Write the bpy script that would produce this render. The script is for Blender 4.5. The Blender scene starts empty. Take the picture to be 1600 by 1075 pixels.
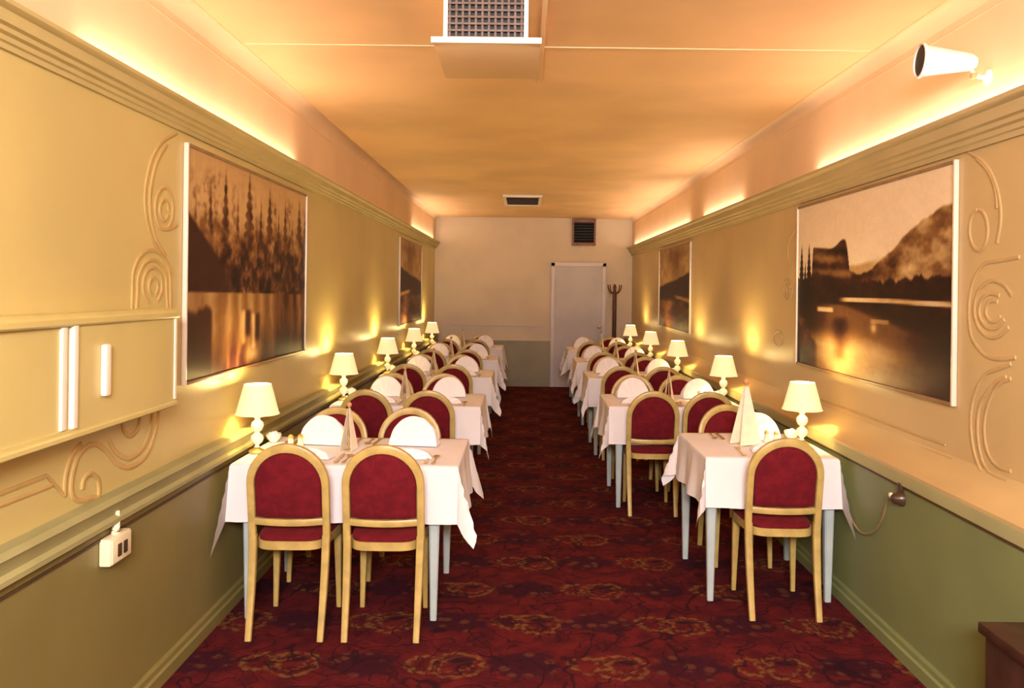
import bpy, bmesh, math, random
import numpy as np
from mathutils import Vector, Matrix
random.seed(7)
SC = bpy.context.scene
COL = SC.collection
PI = math.pi

# ------------------------------------------------------------------ camera, world, light, exposure
cd = bpy.data.cameras.new('camera'); cam = bpy.data.objects.new('camera', cd); COL.objects.link(cam)
cam.matrix_world = Matrix.Translation((0, 0, 1.6)) @ Matrix.Rotation(PI/2, 4, 'X') @ Matrix.Rotation(0.012, 4, 'Z')
cd.sensor_width = 36; cd.lens = 1300/1600*36
cd.shift_x = -0.0119; cd.shift_y = -0.0528
cd.clip_start = 0.05
SC.camera = cam
w = bpy.data.worlds.new('world'); SC.world = w; w.use_nodes = True
w.node_tree.nodes['Background'].inputs[0].default_value = (1, .85, .7, 1)
w.node_tree.nodes['Background'].inputs[1].default_value = 0.05
SC.view_settings.view_transform = 'Standard'; SC.view_settings.look = 'None'
SC.view_settings.gamma = 1; SC.view_settings.use_curve_mapping = False
SC.view_settings.exposure = -0.12
def area(name, loc, target, size, sizey, power, col):
    l = bpy.data.lights.new(name, 'AREA'); l.shape = 'RECTANGLE'; l.size = size; l.size_y = sizey
    l.energy = power; l.color = col
    o = bpy.data.objects.new(name, l); COL.objects.link(o); o.location = loc
    o.rotation_euler = (Vector(target)-Vector(loc)).to_track_quat('-Z', 'Y').to_euler()
    return o
# unseen flood lamp above and behind the camera, lighting the room from the front
area('camera_flood', (0.05, -1.3, 2.42), (0.1, 6.5, 0.75), 1.3, 0.6, 365, (1.0, 0.93, 0.90))
TUBE_STRENGTH = 27.0
LAMP_POWER = 19.0
SHADE_EMIT = 1.15

# ------------------------------------------------------------------ dimensions
XL, XR = -1.49, 1.79          # upper walls
WL, WR = -1.45, 1.68          # wainscot faces
YB, YN = 13.82, -2.2          # far wall, near end
ZC = 2.80                     # ceiling
ZD = 0.757                    # underside of dado rail

# ------------------------------------------------------------------ node helpers
class NX:
    """arithmetic on shader sockets"""
    def __init__(s, nt, sock): s.nt, s.s = nt, sock
    def _m(s, op, *a):
        n = s.nt.nodes.new('ShaderNodeMath'); n.operation = op
        for i, v in enumerate((s,)+a):
            if isinstance(v, NX): s.nt.links.new(v.s, n.inputs[i])
            else: n.inputs[i].default_value = v
        return NX(s.nt, n.outputs[0])
    def __add__(s, o): return s._m('ADD', o)
    def __sub__(s, o): return s._m('SUBTRACT', o)
    def __mul__(s, o): return s._m('MULTIPLY', o)
    def __truediv__(s, o): return s._m('DIVIDE', o)
    def floor(s): return s._m('FLOOR')
    def fract(s): return s._m('FRACT')
    def mod2(s): return s._m('PINGPONG', 1.0)
    def abs(s): return s._m('ABSOLUTE')
    def sqrt(s): return s._m('SQRT')
    def max(s, o): return s._m('MAXIMUM', o)
    def min(s, o): return s._m('MINIMUM', o)
    def step(s, lo, hi):
        n = s.nt.nodes.new('ShaderNodeMapRange'); n.interpolation_type = 'SMOOTHSTEP'
        s.nt.links.new(s.s, n.inputs[0]); n.inputs[1].default_value = lo; n.inputs[2].default_value = hi
        return NX(s.nt, n.outputs[0])
def new_mat(name):
    m = bpy.data.materials.new(name); m.use_nodes = True
    nt = m.node_tree; return m, nt, nt.nodes['Principled BSDF']
def coords(nt):
    t = nt.nodes.new('ShaderNodeTexCoord'); return t.outputs['Object']
def noise(nt, vec, scale, detail=3, rough=.5, dist=0.0):
    n = nt.nodes.new('ShaderNodeTexNoise'); n.inputs['Scale'].default_value = scale
    n.inputs['Detail'].default_value = detail; n.inputs['Roughness'].default_value = rough
    n.inputs['Distortion'].default_value = dist
    nt.links.new(vec, n.inputs['Vector']); return NX(nt, n.outputs[0])
def mixc(nt, fac, a, b):
    n = nt.nodes.new('ShaderNodeMix'); n.data_type = 'RGBA'
    for sock, v in ((n.inputs[0], fac), (n.inputs[6], a), (n.inputs[7], b)):
        if isinstance(v, NX): nt.links.new(v.s, sock)
        elif isinstance(v, (int, float)): sock.default_value = v
        elif isinstance(v, tuple): sock.default_value = (*v, 1)
        else: nt.links.new(v, sock)
    return n.outputs[2]
def bump(nt, b, h, strength, dist=.01):
    n = nt.nodes.new('ShaderNodeBump'); n.inputs['Strength'].default_value = strength; n.inputs['Distance'].default_value = dist
    nt.links.new(h.s, n.inputs['Height']); nt.links.new(n.outputs[0], b.inputs['Normal'])
def paint(name, col, rough=.6, var=.06, scale=6, metallic=0, bs=0.0, bscale=60, spec=.5):
    m, nt, b = new_mat(name); v = coords(nt)
    f = noise(nt, v, scale, 4)
    a = tuple(c*(1-var) for c in col); c2 = tuple(min(1, c*(1+var)) for c in col)
    nt.links.new(mixc(nt, f.step(.3, .7), a, c2), b.inputs['Base Color'])
    b.inputs['Roughness'].default_value = rough; b.inputs['Metallic'].default_value = metallic
    b.inputs['Specular IOR Level'].default_value = spec
    if bs: bump(nt, b, noise(nt, v, bscale, 3), bs)
    return m

M = {}
M['wall'] = paint('cream_wall_paint', (.57, .465, .185), .40, .06, 1.6, bs=.04, bscale=25)
M['wall_right'] = paint('buff_wall_paint', (.55, .40, .19), .40, .06, 1.6, bs=.04, bscale=25)
M['strip'] = paint('peach_plaster', (.82, .58, .36), .7, .07, 1.2)
M['ceil'] = paint('peach_ceiling', (.85, .555, .30), .7, .09, 1.1)
M['back'] = paint('grey_buff_wall_paint', (.66, .55, .42), .6, .05, 2)
M['wains_l'] = paint('olive_wainscot_paint', (.225, .19, .065), .45, .08, 2.2, bs=.03, bscale=20)
M['wains_r'] = paint('sage_wainscot_paint', (.20, .235, .10), .45, .08, 2.2, bs=.03, bscale=20)
M['wains_b'] = paint('grey_green_wainscot_paint', (.28, .25, .16), .5, .08, 2.2)
M['rail'] = paint('rail_paint', (.33, .31, .14), .6, .08, 3)
M['rail_r'] = paint('buff_rail_paint', (.36, .35, .17), .6, .08, 3)
M['dark_strip'] = paint('dark_brown_strip', (.075, .040, .018), .6, .15, 6)
M['cornice'] = paint('cornice_paint', (.50, .40, .17), .5, .05, 3)
M['cornice_r'] = paint('cornice_buff_paint', (.48, .37, .19), .5, .05, 3)
M['scroll'] = paint('tan_scroll_shade', (.50, .33, .12), .5, .08, 8)  # darker than the wall, relief shading put into the tan
M['scroll_r'] = paint('tan_scroll_buff_shade', (.50, .33, .15), .5, .08, 8)
M['cream'] = paint('cream_cabinet_paint', (.58, .49, .19), .4, .04, 3)
M['pale'] = paint('pale_trim_paint', (.86, .80, .68), .35, .03, 5)
M['door'] = paint('lavender_door_paint', (.52, .47, .47), .45, .05, 3)
M['casing'] = paint('pale_lavender_casing', (.66, .60, .62), .4, .04, 3)
M['gilt'] = paint('gilt_bentwood', (.49, .345, .11), .36, .14, 14)
M['mural_frame'] = paint('pale_lit_stile', (.74, .62, .52), .3, .05, 8)  # uprights paler, the light they catch put into the colour
M['frame_rail'] = paint('brown_shaded_rail', (.25, .14, .065), .4, .15, 8)  # top and bottom browner, shade along the frame put into the colour
M['cutlery'] = paint('gold_cutlery', (.62, .42, .14), .3, .1, 20, metallic=.8)
M['brass'] = paint('brass', (.72, .50, .18), .3, .1, 20, metallic=.7)
M['ceramic'] = paint('white_ceramic', (.88, .82, .70), .2, .03, 10)
M['leg_paint'] = paint('pale_blue_table_paint', (.44, .51, .52), .45, .06, 8)
M['tabletop'] = paint('table_wood', (.20, .12, .07), .5, .2, 10)
M['black'] = paint('black_recess', (.012, .010, .012), .6, .1, 10)
M['dark'] = paint('dark_brown_wood', (.055, .022, .015), .45, .3, 12)
M['mahogany'] = paint('mahogany', (.085, .022, .014), .4, .25, 12)
M['socket'] = paint('brown_bakelite', (.06, .03, .018), .3, .2, 12)
M['cord'] = paint('tan_cord', (.30, .22, .10), .6, .1, 12)
M['ivory'] = paint('ivory_plastic', (.82, .74, .52), .35, .04, 12)
M['spot'] = paint('white_enamel', (.86, .74, .66), .35, .04, 10)
M['grille'] = paint('grey_brown_grille', (.16, .10, .075), .5, .2, 30)
M['card'] = paint('menu_card_paper', (.86, .78, .64), .6, .05, 20)
M['gold_card'] = paint('gilt_menu_holder', (.58, .42, .17), .4, .1, 20, metallic=.4)
M['knob'] = paint('turned_wood_knob', (.52, .25, .09), .4, .12, 30)
M['glassware'] = paint('pale_shaker_glass', (.78, .68, .50), .2, .05, 30)

def cloth_mat(name, col, rough, sheen, ws):
    m, nt, b = new_mat(name); v = coords(nt)
    f = noise(nt, v, 5, 4)
    nt.links.new(mixc(nt, f.step(.3, .7), tuple(c*.95 for c in col), col), b.inputs['Base Color'])
    b.inputs['Roughness'].default_value = rough; b.inputs['Sheen Weight'].default_value = sheen
    b.inputs['Specular IOR Level'].default_value = .25
    bump(nt, b, noise(nt, v, ws, 2), .12, .004)
    return m
M['cloth'] = cloth_mat('white_damask', (.86, .80, .82), .85, .1, 90)
M['napkin'] = cloth_mat('white_napkin_linen', (.90, .85, .87), .85, .1, 120)
def velvet():
    m, nt, b = new_mat('crimson_plush'); v = coords(nt)
    f = noise(nt, v, 22, 5, .6); g = noise(nt, v, 320, 2, .6)
    c = mixc(nt, f.step(.35, .7), (.115, .006, .012), (.165, .009, .016))
    nt.links.new(mixc(nt, (g-.62)*3.0, c, (.22, .022, .025)), b.inputs['Base Color'])
    b.inputs['Roughness'].default_value = .9; b.inputs['Sheen Weight'].default_value = .15
    b.inputs['Sheen Tint'].default_value = (.6, .1, .1, 1); b.inputs['Specular IOR Level'].default_value = .15
    bump(nt, b, g, .15, .003)
    return m
M['plush'] = velvet()
def emissive(name, col, strength, base=(.8, .7, .5)):
    m, nt, b = new_mat(name); v = coords(nt)
    f = noise(nt, v, 3, 2)
    nt.links.new(mixc(nt, f.step(.2, .8), tuple(c*.96 for c in col), col), b.inputs['Emission Color'])
    b.inputs['Base Color'].default_value = (*base, 1)
    b.inputs['Emission Strength'].default_value = strength; b.inputs['Roughness'].default_value = .6
    return m
M['tube'] = emissive('lit_tube', (1.0, .84, .70), TUBE_STRENGTH)
M['shade'] = emissive('lit_parchment_shade', (1.0, .80, .40), SHADE_EMIT*.62, (.75, .62, .35))
M['bulb'] = emissive('lit_bulb', (1.0, .8, .45), 6.0)

def carpet():
    m, nt, b = new_mat('floral_carpet'); v = coords(nt)
    wn = nt.nodes.new('ShaderNodeTexNoise'); wn.inputs['Scale'].default_value = 6; wn.inputs['Detail'].default_value = 2
    nt.links.new(v, wn.inputs['Vector'])
    ma = nt.nodes.new('ShaderNodeVectorMath'); ma.operation = 'MULTIPLY_ADD'
    nt.links.new(wn.outputs['Color'], ma.inputs[0]); ma.inputs[1].default_value = (.07, .07, 0); nt.links.new(v, ma.inputs[2])
    sp = nt.nodes.new('ShaderNodeSeparateXYZ'); nt.links.new(ma.outputs[0], sp.inputs[0])
    x, y = NX(nt, sp.outputs[0])+20.24, NX(nt, sp.outputs[1])+20.04
    CX, CY = .70, .45
    row = (y/CY).floor()
    xo = x + row.mod2()*(CX/2)
    u = ((xo/CX).fract()-.5)*CX; t = ((y/CY).fract()-.5)*CY
    def dist(cx, cy, sx=1, sy=1):
        a = (u-cx)*sx; c = (t-cy)*sy
        return (a*a+c*c).sqrt()
    def ring(cx, cy, r, wd, sy=1):
        ang = (t-cy)._m('ARCTAN2', u-cx)
        return (((dist(cx, cy, 1, sy)-r-(ang*5)._m('SINE').abs()*.014).abs()/wd)*-1+1).step(0, .7)
    rad = noise(nt, v, 30, 3)
    gold = ring(-.075, .0, .066, .022).max(ring(.06, -.015, .098, .020)).max(ring(.06, -.01, .052, .016)*.7)
    gold = gold*((rad-.36)*4).step(0, 1)*.8
    # dual flower: plum blossom with small tan petals
    au = (u.abs()*-1+CX/2); dd = (au*au*.55 + (t*t)).sqrt()
    plum = ((dd*-1+.135)+(noise(nt, v, 16, 3)-.5)*.16).step(0, .04)
    vo = nt.nodes.new('ShaderNodeTexVoronoi'); vo.inputs['Scale'].default_value = 13; nt.links.new(v, vo.inputs['Vector'])
    petal = (NX(nt, vo.outputs['Distance'])*-1+.42).step(0, .22)*plum
    stem = ((noise(nt, v, 4.2, 1.5, .5, .6)-.5).abs()*-1+.018).step(0, .012)
    stem2 = ((noise(nt, v, 7.5, 1.0, .5, .9)-.45).abs()*-1+.022).step(0, .014)
    eye = (dist(.075, .035, .6, 1.2)*-1+.034).step(0, .015)
    base = mixc(nt, noise(nt, v, 9, 4).step(.3, .75), (.062, .006, .011), (.125, .011, .013))
    c = mixc(nt, plum*.85, base, (.030, .005, .015))
    c = mixc(nt, petal*.5, c, (.17, .055, .025))
    c = mixc(nt, gold*.85, c, (.20, .105, .027))
    c = mixc(nt, stem.max(stem2*.8)*.85, c, (.018, .004, .010))
    c = mixc(nt, eye*.9, c, (.015, .005, .012))
    pile = noise(nt, v, 260, 2, .6)
    c = mixc(nt, (pile-.5)*.8, c, (.24, .06, .04))
    nt.links.new(c, b.inputs['Base Color'])
    b.inputs['Roughness'].default_value = .95; b.inputs['Specular IOR Level'].default_value = .1
    bump(nt, b, pile, .25, .006)
    return m
M['carpet'] = carpet()
def vcol():
    m, nt, b = new_mat('sepia_photograph')
    a = nt.nodes.new('ShaderNodeVertexColor'); a.layer_name = 'tone'
    g = noise(nt, coords(nt), 120, 2)
    b.inputs['Roughness'].default_value = .5; nt.links.new(mixc(nt, (g-.45)*.25, a.outputs[0], (.06, .02, .01)), b.inputs['Base Color'])
    b.inputs['Roughness'].default_value = .42; b.inputs['Specular IOR Level'].default_value = .10
    return m
M['photo'] = vcol()

# ------------------------------------------------------------------ mesh builder
class MB:
    def __init__(s): s.v, s.f = [], []
    def add(s, vs, fs):
        o = len(s.v); s.v += [tuple(p) for p in vs]; s.f += [[i+o for i in f] for f in fs]; return s
    def box(s, x0, x1, y0, y1, z0, z1):
        v = [(x, y, z) for x in (x0, x1) for y in (y0, y1) for z in (z0, z1)]
        return s.add(v, [(0,1,3,2), (4,6,7,5), (0,4,5,1), (2,3,7,6), (0,2,6,4), (1,5,7,3)])
    def bbox(s, x0, x1, y0, y1, z0, z1, bv=.004):
        bm = bmesh.new(); bmesh.ops.create_cube(bm, size=1)
        for q in bm.verts:
            q.co = Vector(((x0+x1)/2+q.co.x*(x1-x0), (y0+y1)/2+q.co.y*(y1-y0), (z0+z1)/2+q.co.z*(z1-z0)))
        bmesh.ops.bevel(bm, geom=bm.edges[:], offset=bv, segments=2, profile=.6, affect='EDGES')
        bm.verts.index_update()
        s.add([q.co[:] for q in bm.verts], [[q.index for q in f.verts] for f in bm.faces]); bm.free(); return s
    def lathe(s, prof, n=20, c=(0, 0, 0), ax=None):
        """profile [(r,z)] about z, or about matrix ax"""
        vs = []
        for r, z in prof:
            for k in range(n):
                a = 2*PI*k/n; p = Vector((r*math.cos(a), r*math.sin(a), z))
                if ax is not None: p = ax @ p
                vs.append((p.x+c[0], p.y+c[1], p.z+c[2]))
        fs = []
        for i in range(len(prof)-1):
            for k in range(n):
                a, b = i*n+k, i*n+(k+1) % n
                fs.append((a, b, b+n, a+n))
        if prof[0][0] > 1e-4: fs.append(list(range(n))[::-1])
        if prof[-1][0] > 1e-4: fs.append([(len(prof)-1)*n+k for k in range(n)])
        return s.add(vs, fs)
    def tube(s, pts, rx, ry=None, n=8, up=(0, 0, 1), cap=True, closed=False, sq=False):
        """sweep an ellipse (rx along side vector, ry along up) on pts; rx, ry numbers or lists"""
        P = [Vector(p) for p in pts]; N = len(P); up = Vector(up)
        rx = rx if isinstance(rx, (list, tuple)) else [rx]*N
        ry = rx if ry is None else (ry if isinstance(ry, (list, tuple)) else [ry]*N)
        vs = []
        for i in range(N):
            if closed: t = (P[(i+1) % N]-P[i-1]).normalized()
            else: t = (P[min(i+1, N-1)]-P[max(i-1, 0)]).normalized()
            sd = t.cross(up)
            if sd.length < 1e-4: sd = t.cross(Vector((1, 0, .01)))
            sd.normalize(); u2 = sd.cross(t).normalized()
            for k in range(n):
                a = 2*PI*(k+.5)/n; ca, sa = math.cos(a), math.sin(a)
                if sq:
                    e = .45; ca = math.copysign(abs(ca)**e, ca); sa = math.copysign(abs(sa)**e, sa)
                vs.append(P[i]+sd*ca*rx[i]+u2*sa*ry[i])
        fs = []
        for i in range(N if closed else N-1):
            for k in range(n):
                a, b = i*n+k, i*n+(k+1) % n; j = ((i+1) % N)*n
                fs.append((a, b, j+(k+1) % n, j+k))
        if cap and not closed: fs += [list(range(n))[::-1], [(N-1)*n+k for k in range(n)]]
        return s.add(vs, fs)
    def prism(s, poly, axis, a, b):
        """poly 2D points; axis 'y': (x,z) extruded y a..b; 'z': (x,y); 'x': (y,z)"""
        n = len(poly)
        def P(p, t): return {'y': (p[0], t, p[1]), 'z': (p[0], p[1], t), 'x': (t, p[0], p[1])}[axis]
        vs = [P(p, a) for p in poly]+[P(p, b) for p in poly]
        fs = [(i, (i+1) % n, n+(i+1) % n, n+i) for i in range(n)]+[list(range(n))[::-1], list(range(n, 2*n))]
        return s.add(vs, fs)
    def mesh(s, name, mat, smooth=40, loc=(0, 0, 0)):
        me = bpy.data.meshes.new(name)
        me.from_pydata([(a-loc[0], b-loc[1], c-loc[2]) for a, b, c in s.v], [], s.f)
        bm = bmesh.new(); bm.from_mesh(me); bmesh.ops.recalc_face_normals(bm, faces=bm.faces[:]); bm.to_mesh(me); bm.free()
        if smooth:
            me.polygons.foreach_set('use_smooth', [True]*len(me.polygons)); me.set_sharp_from_angle(angle=math.radians(smooth))
        me.materials.append(mat); return me
    def build(s, name, mat, parent=None, smooth=40, loc=(0, 0, 0)):
        o = bpy.data.objects.new(name, s.mesh(name, mat, smooth, loc)); COL.objects.link(o)
        o.location = loc
        if parent: o.parent = parent
        return o
def tag(o, label, cat, group=None):
    o['label'] = label; o['category'] = cat
    if group: o['group'] = group
    return o
def thing(name, label, cat, loc=(0, 0, 0), rz=0, group=None):
    o = bpy.data.objects.new(name, None); COL.objects.link(o); o.location = loc; o.rotation_euler = (0, 0, rz)
    o.empty_display_size = .1
    return tag(o, label, cat, group)
def structure(o): o['kind'] = 'structure'; return o
def copy_tree(o, parent=None):
    c = o.copy(); COL.objects.link(c)
    if parent: c.parent = parent
    for ch in list(o.children): copy_tree(ch, c)
    return c
def smooth_path(pts, sub=4):
    """Catmull-Rom through points (any dimension)"""
    P = [Vector(p) for p in pts]; out = []
    for i in range(len(P)-1):
        p0, p1, p2, p3 = P[max(i-1, 0)], P[i], P[i+1], P[min(i+2, len(P)-1)]
        for k in range(sub):
            t = k/sub
            out.append(.5*((2*p1)+(p2-p0)*t+(2*p0-5*p1+4*p2-p3)*t*t+(3*p1-p0-3*p2+p3)*t**3))
    out.append(P[-1]); return out

# ------------------------------------------------------------------ the room shell
structure(MB().box(-1.75, 2.05, YN-.15, YB+.15, -.1, 0).build('floor', M['carpet']))
structure(MB().box(-1.75, 2.05, YN-.15, YB+.15, ZC, ZC+.12).build('ceiling', M['ceil']))
wl = structure(MB().box(XL-.15, XL, YN, YB, 0, ZC).build('wall_left', M['wall']))
wr = structure(MB().box(XR, XR+.15, YN, YB, 0, ZC).build('wall_right', M['wall_right']))
wb = structure(MB().box(-1.75, 2.05, YB, YB+.15, 0, ZC).build('wall_back', M['back']))
structure(MB().box(-1.75, 2.05, YN-.15, YN, 0, ZC).build('wall_front', M['wall']))
MB().box(XL, WL, YN, YB, 0, ZD+.02).build('wainscot', M['wains_l'], wl)
MB().box(WR, XR, YN, YB, 0, ZD+.02).build('wainscot', M['wains_r'], wr)
MB().box(XL, XR, YB-.015, YB, 0, ZD).build('wainscot', M['wains_b'], wb)
# plaster strip above each cornice
MB().box(XL, XL+.004, YN, YB, 2.30, ZC).build('upper_plaster', M['strip'], wl)
MB().box(XR-.004, XR, YN, YB, 2.25, ZC).build('upper_plaster', M['strip'], wr)
# dado rails
def dado(n, s, xw, face, top, mat):
    d = -s
    poly = [(xw, top), (face+d*.012, top), (face+d*.03, top-.016), (face+d*.022, top-.03), (face+d*.016, ZD+.034), (face+d*.03, ZD+.022),
            (face+d*.03, ZD+.006), (face+d*.014, ZD), (face-d*.001, ZD), (xw, ZD)]
    structure(MB().prism(poly, 'y', YN, YB-.016).build('trim_%d' % n, mat, smooth=25))
dado(1, -1, XL, WL, .852, M['rail']); 
# on the other side the plaster slopes out smoothly to a plain flat rail
structure(MB().prism([(XR, .93), (XR-.012, .895), (XR-.040, .862), (XR-.085, .838), (WR-.010, .826), (WR-.010, .812), (XR, .812)], 'y', YN, YB-.016).build('trim_2', M['wall_right'], smooth=50))
structure(MB().prism([(XR, .812), (WR-.010, .812), (WR-.012, .80), (WR-.012, ZD+.004), (WR-.008, ZD), (XR, ZD)], 'y', YN, YB-.016).build('trim_12', M['rail_r'], smooth=25))
# thin dark brown strips under the rails
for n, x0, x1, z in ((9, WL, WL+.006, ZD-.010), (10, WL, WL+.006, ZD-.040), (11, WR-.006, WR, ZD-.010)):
    structure(MB().box(x0, x1, YN, YB-.016, z, z+.009).build('trim_%d' % n, M['dark_strip']))
# baseboards
for s, nm, x in ((-1, 'left', WL), (1, 'right', WR)):
    d = -s
    structure(MB().prism([(x, 0), (x+d*.022, 0), (x+d*.022, .052), (x+d*.013, .06), (x+d*.012, .082), (x+d*.006, .092), (x, .092)], 'y', YN, YB-.016)
              .build('baseboard_'+nm, M['wains_l' if s < 0 else 'wains_r'], smooth=25))
structure(MB().box(XL, .47, YB-.032, YB-.0155, 0, .085).build('baseboard_back', M['wains_b']))
# hollow cornices that hide the tubes
def cornice(n, s, xw, zb, zt, lip, mat):
    d = -s
    f = lambda a: xw+d*a
    h = zt-zb
    poly = [(f(0), zb), (f(.012), zb), (f(.016), zb+h*.14), (f(.026), zb+h*.17), (f(.028), zb+h*.30), (f(.044), zb+h*.34), (f(.046), zb+h*.46),
            (f(.062), zb+h*.50), (f(.066), zb+h*.80), (f(lip-.008), zb+h*.84), (f(lip), zb+h*.88), (f(lip), zt), (f(lip-.012), zt), (f(lip-.016), zb+h*.9),
            (f(.045), zb+h*.62), (f(0), zb+h*.6)]
    structure(MB().prism(poly, 'y', YN, YB).build('trim_%d' % n, mat, smooth=25))
cornice(3, -1, XL, 2.265, 2.372, .09, M['cornice']); cornice(4, 1, XR, 2.18, 2.322, .095, M['cornice_r'])
# small cove where walls meet ceiling
for n, s, x in ((5, -1, XL), (6, 1, XR)):
    d = -s
    arc = [(x+d*(.075-.075*math.cos(a)), ZC-.085+.085*math.sin(a)) for a in [PI/2*k/8 for k in range(9)]]
    structure(MB().prism([(x, ZC), (x, ZC-.097), (x+d*.006, ZC-.095)]+arc[1:]+[(x+d*.085, ZC-.003), (x+d*.085, ZC)], 'y', YN, YB).build('trim_%d' % n, M['strip'], smooth=30))
structure(MB().box(XL+.1, XR-.1, 4.10, 4.115, ZC-.004, ZC).build('trim_7', M['strip']))
# fine panel line on far wall
structure(MB().box(-1.2, .34, YB-.014, YB, 1.0, 1.014).build('trim_8', M['door']))

# tubes hidden in the cornices
def tube_light(label, x, z, y0, y1):
    t = thing('fluorescent_tube', label, 'light', (x, (y0+y1)/2, z), 0, 'lit tubes hidden in the cornices')
    L = (y1-y0)/2
    MB().lathe([(.012, -L), (.012, L)], 10, (0, 0, 0), Matrix.Rotation(PI/2, 3, 'X')).build('glass_tube', M['tube'], t)
    for sg in (-1, 1):
        MB().box(-.012, .012, sg*L-.012, sg*L+.012, -.014, .013).build('tube_socket', M['ivory'], t)
for lab, y0, y1 in (('lit tube hidden in cornice above the large forest mural', 2.75, 5.35), ('lit tube hidden in cornice above the small mural on the forest mural wall', 10.9, 13.5)):
    tube_light(lab, XL+.044, 2.361, y0, y1)
for lab, y0, y1 in (('lit tube hidden in cornice below the wall spotlight', .9, 5.1), ('lit tube hidden in cornice just beyond the large lake mural', 6.8, 8.3), ('lit tube hidden in cornice above the small mural on the lake mural wall', 9.0, 13.5)):
    tube_light(lab, XR-.048, 2.311, y0, y1)

# ------------------------------------------------------------------ scroll mouldings on the walls; darker tan stands in for relief shade
SCROLL_L = [
 [(3.542,2.25),(3.4,2.186),(3.309,2.099),(3.261,1.991),(3.258,1.915),(3.282,1.842),(3.329,1.782),(3.4,1.734),(3.474,1.692),(3.526,1.645)],
 [(3.448,2.184),(3.355,2.096),(3.306,1.987),(3.302,1.91),(3.327,1.836),(3.375,1.774),(3.449,1.725)],
 [(3.559,1.859),(3.47,1.836),(3.405,1.834),(3.374,1.85),(3.355,1.879),(3.348,1.913),(3.356,1.949),(3.377,1.979),(3.408,1.999),(3.444,2.005),(3.478,1.995),(3.504,1.971),(3.517,1.937),(3.515,1.899),(3.498,1.865),(3.469,1.841)],
 [(3.474,1.916),(3.46,1.946),(3.427,1.954),(3.398,1.935),(3.39,1.902),(3.409,1.875),(3.442,1.872),(3.469,1.894)],
 [(3.157,1.48),(3.162,1.59),(3.166,1.65),(3.207,1.702),(3.277,1.735),(3.361,1.738),(3.439,1.711),(3.491,1.657),(3.5,1.591),(3.505,1.49)],
 [(3.193,1.491),(3.204,1.576),(3.207,1.627),(3.239,1.671),(3.293,1.698),(3.358,1.7),(3.418,1.676),(3.456,1.631),(3.463,1.576),(3.48,1.491)],
 [(3.306,1.533),(3.258,1.569),(3.253,1.622),(3.293,1.663),(3.357,1.669),(3.41,1.636),(3.419,1.581),(3.379,1.537)],
 [(3.326,1.561),(3.304,1.579),(3.301,1.606),(3.32,1.627),(3.35,1.629),(3.375,1.612),(3.379,1.585),(3.36,1.564)]]
SCROLL_LOW = [
 [(2.817,.906),(2.828,.939),(2.874,.947),(2.923,.912),(2.925,.855),(2.88,.865),(2.807,.87),(2.756,.9),(2.75,.951),(2.781,1.016),(2.837,1.044),(2.908,1.043),(2.984,1.0),(3.05,.948),(3.147,.911),(3.265,.917),(3.342,.966),(3.397,1.051),(3.41,1.12)],
 [(2.708,.912),(2.715,.977),(2.748,1.034),(2.808,1.062)],
 [(2.995,1.043),(3.049,.987),(3.147,.945),(3.249,.955),(3.309,1.001),(3.34,1.053),(3.35,1.11)],
 [(3.09,1.11),(3.109,1.056),(3.159,1.028),(3.217,1.045),(3.24,1.10)]]
PANEL_LOW = [[(2.1,1.0),(2.605,1.001),(2.708,.912)], [(2.1,.971),(2.635,.963)]]
SCROLL_R = [
 [(3.362,2.179),(3.256,2.124),(3.179,2.048),(3.137,1.961),(3.128,1.88),(3.15,1.80)],
 [(3.30,2.14),(3.22,2.085),(3.165,2.00),(3.155,1.93)],
 [(3.281,1.938),(3.253,1.928),(3.23,1.905),(3.217,1.874),(3.215,1.839),(3.225,1.809),(3.245,1.786),(3.271,1.777),(3.3,1.783),(3.325,1.803),(3.341,1.834),(3.346,1.87),(3.338,1.903),(3.319,1.927),(3.292,1.938)],
 [(3.007,1.74),(3.143,1.731),(3.241,1.721),(3.317,1.652),(3.346,1.552),(3.325,1.438),(3.233,1.373),(3.135,1.361),(3.022,1.376)],
 [(3.131,1.601),(3.19,1.609),(3.245,1.587),(3.27,1.544),(3.252,1.5),(3.201,1.475),(3.14,1.48),(3.097,1.51)],
 [(3.142,1.577),(3.177,1.582),(3.208,1.569),(3.222,1.543),(3.212,1.517),(3.183,1.502),(3.148,1.504),(3.122,1.523)],
 [(3.05,1.60),(3.105,1.642),(3.187,1.657),(3.265,1.627),(3.305,1.562),(3.288,1.492),(3.221,1.446),(3.137,1.444),(3.068,1.483)],
 [(3.052,1.35),(3.148,1.319),(3.229,1.288),(3.301,1.198),(3.321,1.077),(3.285,.965),(3.22,.897),(3.179,.884),(3.061,.878)],
 [(3.051,1.296),(3.127,1.265),(3.195,1.189),(3.224,1.092),(3.202,1.004),(3.14,.96),(3.044,.959)],
 [(3.08,1.30),(3.16,1.265),(3.25,1.18),(3.272,1.08),(3.25,.985),(3.19,.925),(3.06,.915)]]
SCROLL_RF = [
 [(5.47,2.08),(5.519,2.013),(5.611,1.974),(5.655,1.909),(5.641,1.829),(5.562,1.771)],
 [(5.556,1.626),(5.563,1.599),(5.582,1.577),(5.612,1.562),(5.648,1.558),(5.684,1.566),(5.713,1.583),(5.731,1.608),(5.734,1.636),(5.722,1.663),(5.697,1.683),(5.663,1.693),(5.627,1.692),(5.594,1.68),(5.569,1.659)],
 [(5.595,1.626),(5.607,1.601),(5.639,1.592),(5.67,1.605),(5.68,1.631),(5.662,1.654),(5.629,1.659),(5.601,1.643)],
 [(5.736,1.287),(5.768,1.247),(5.847,1.228),(5.925,1.243),(5.949,1.283),(5.904,1.321),(5.82,1.333),(5.751,1.312)]]
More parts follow.
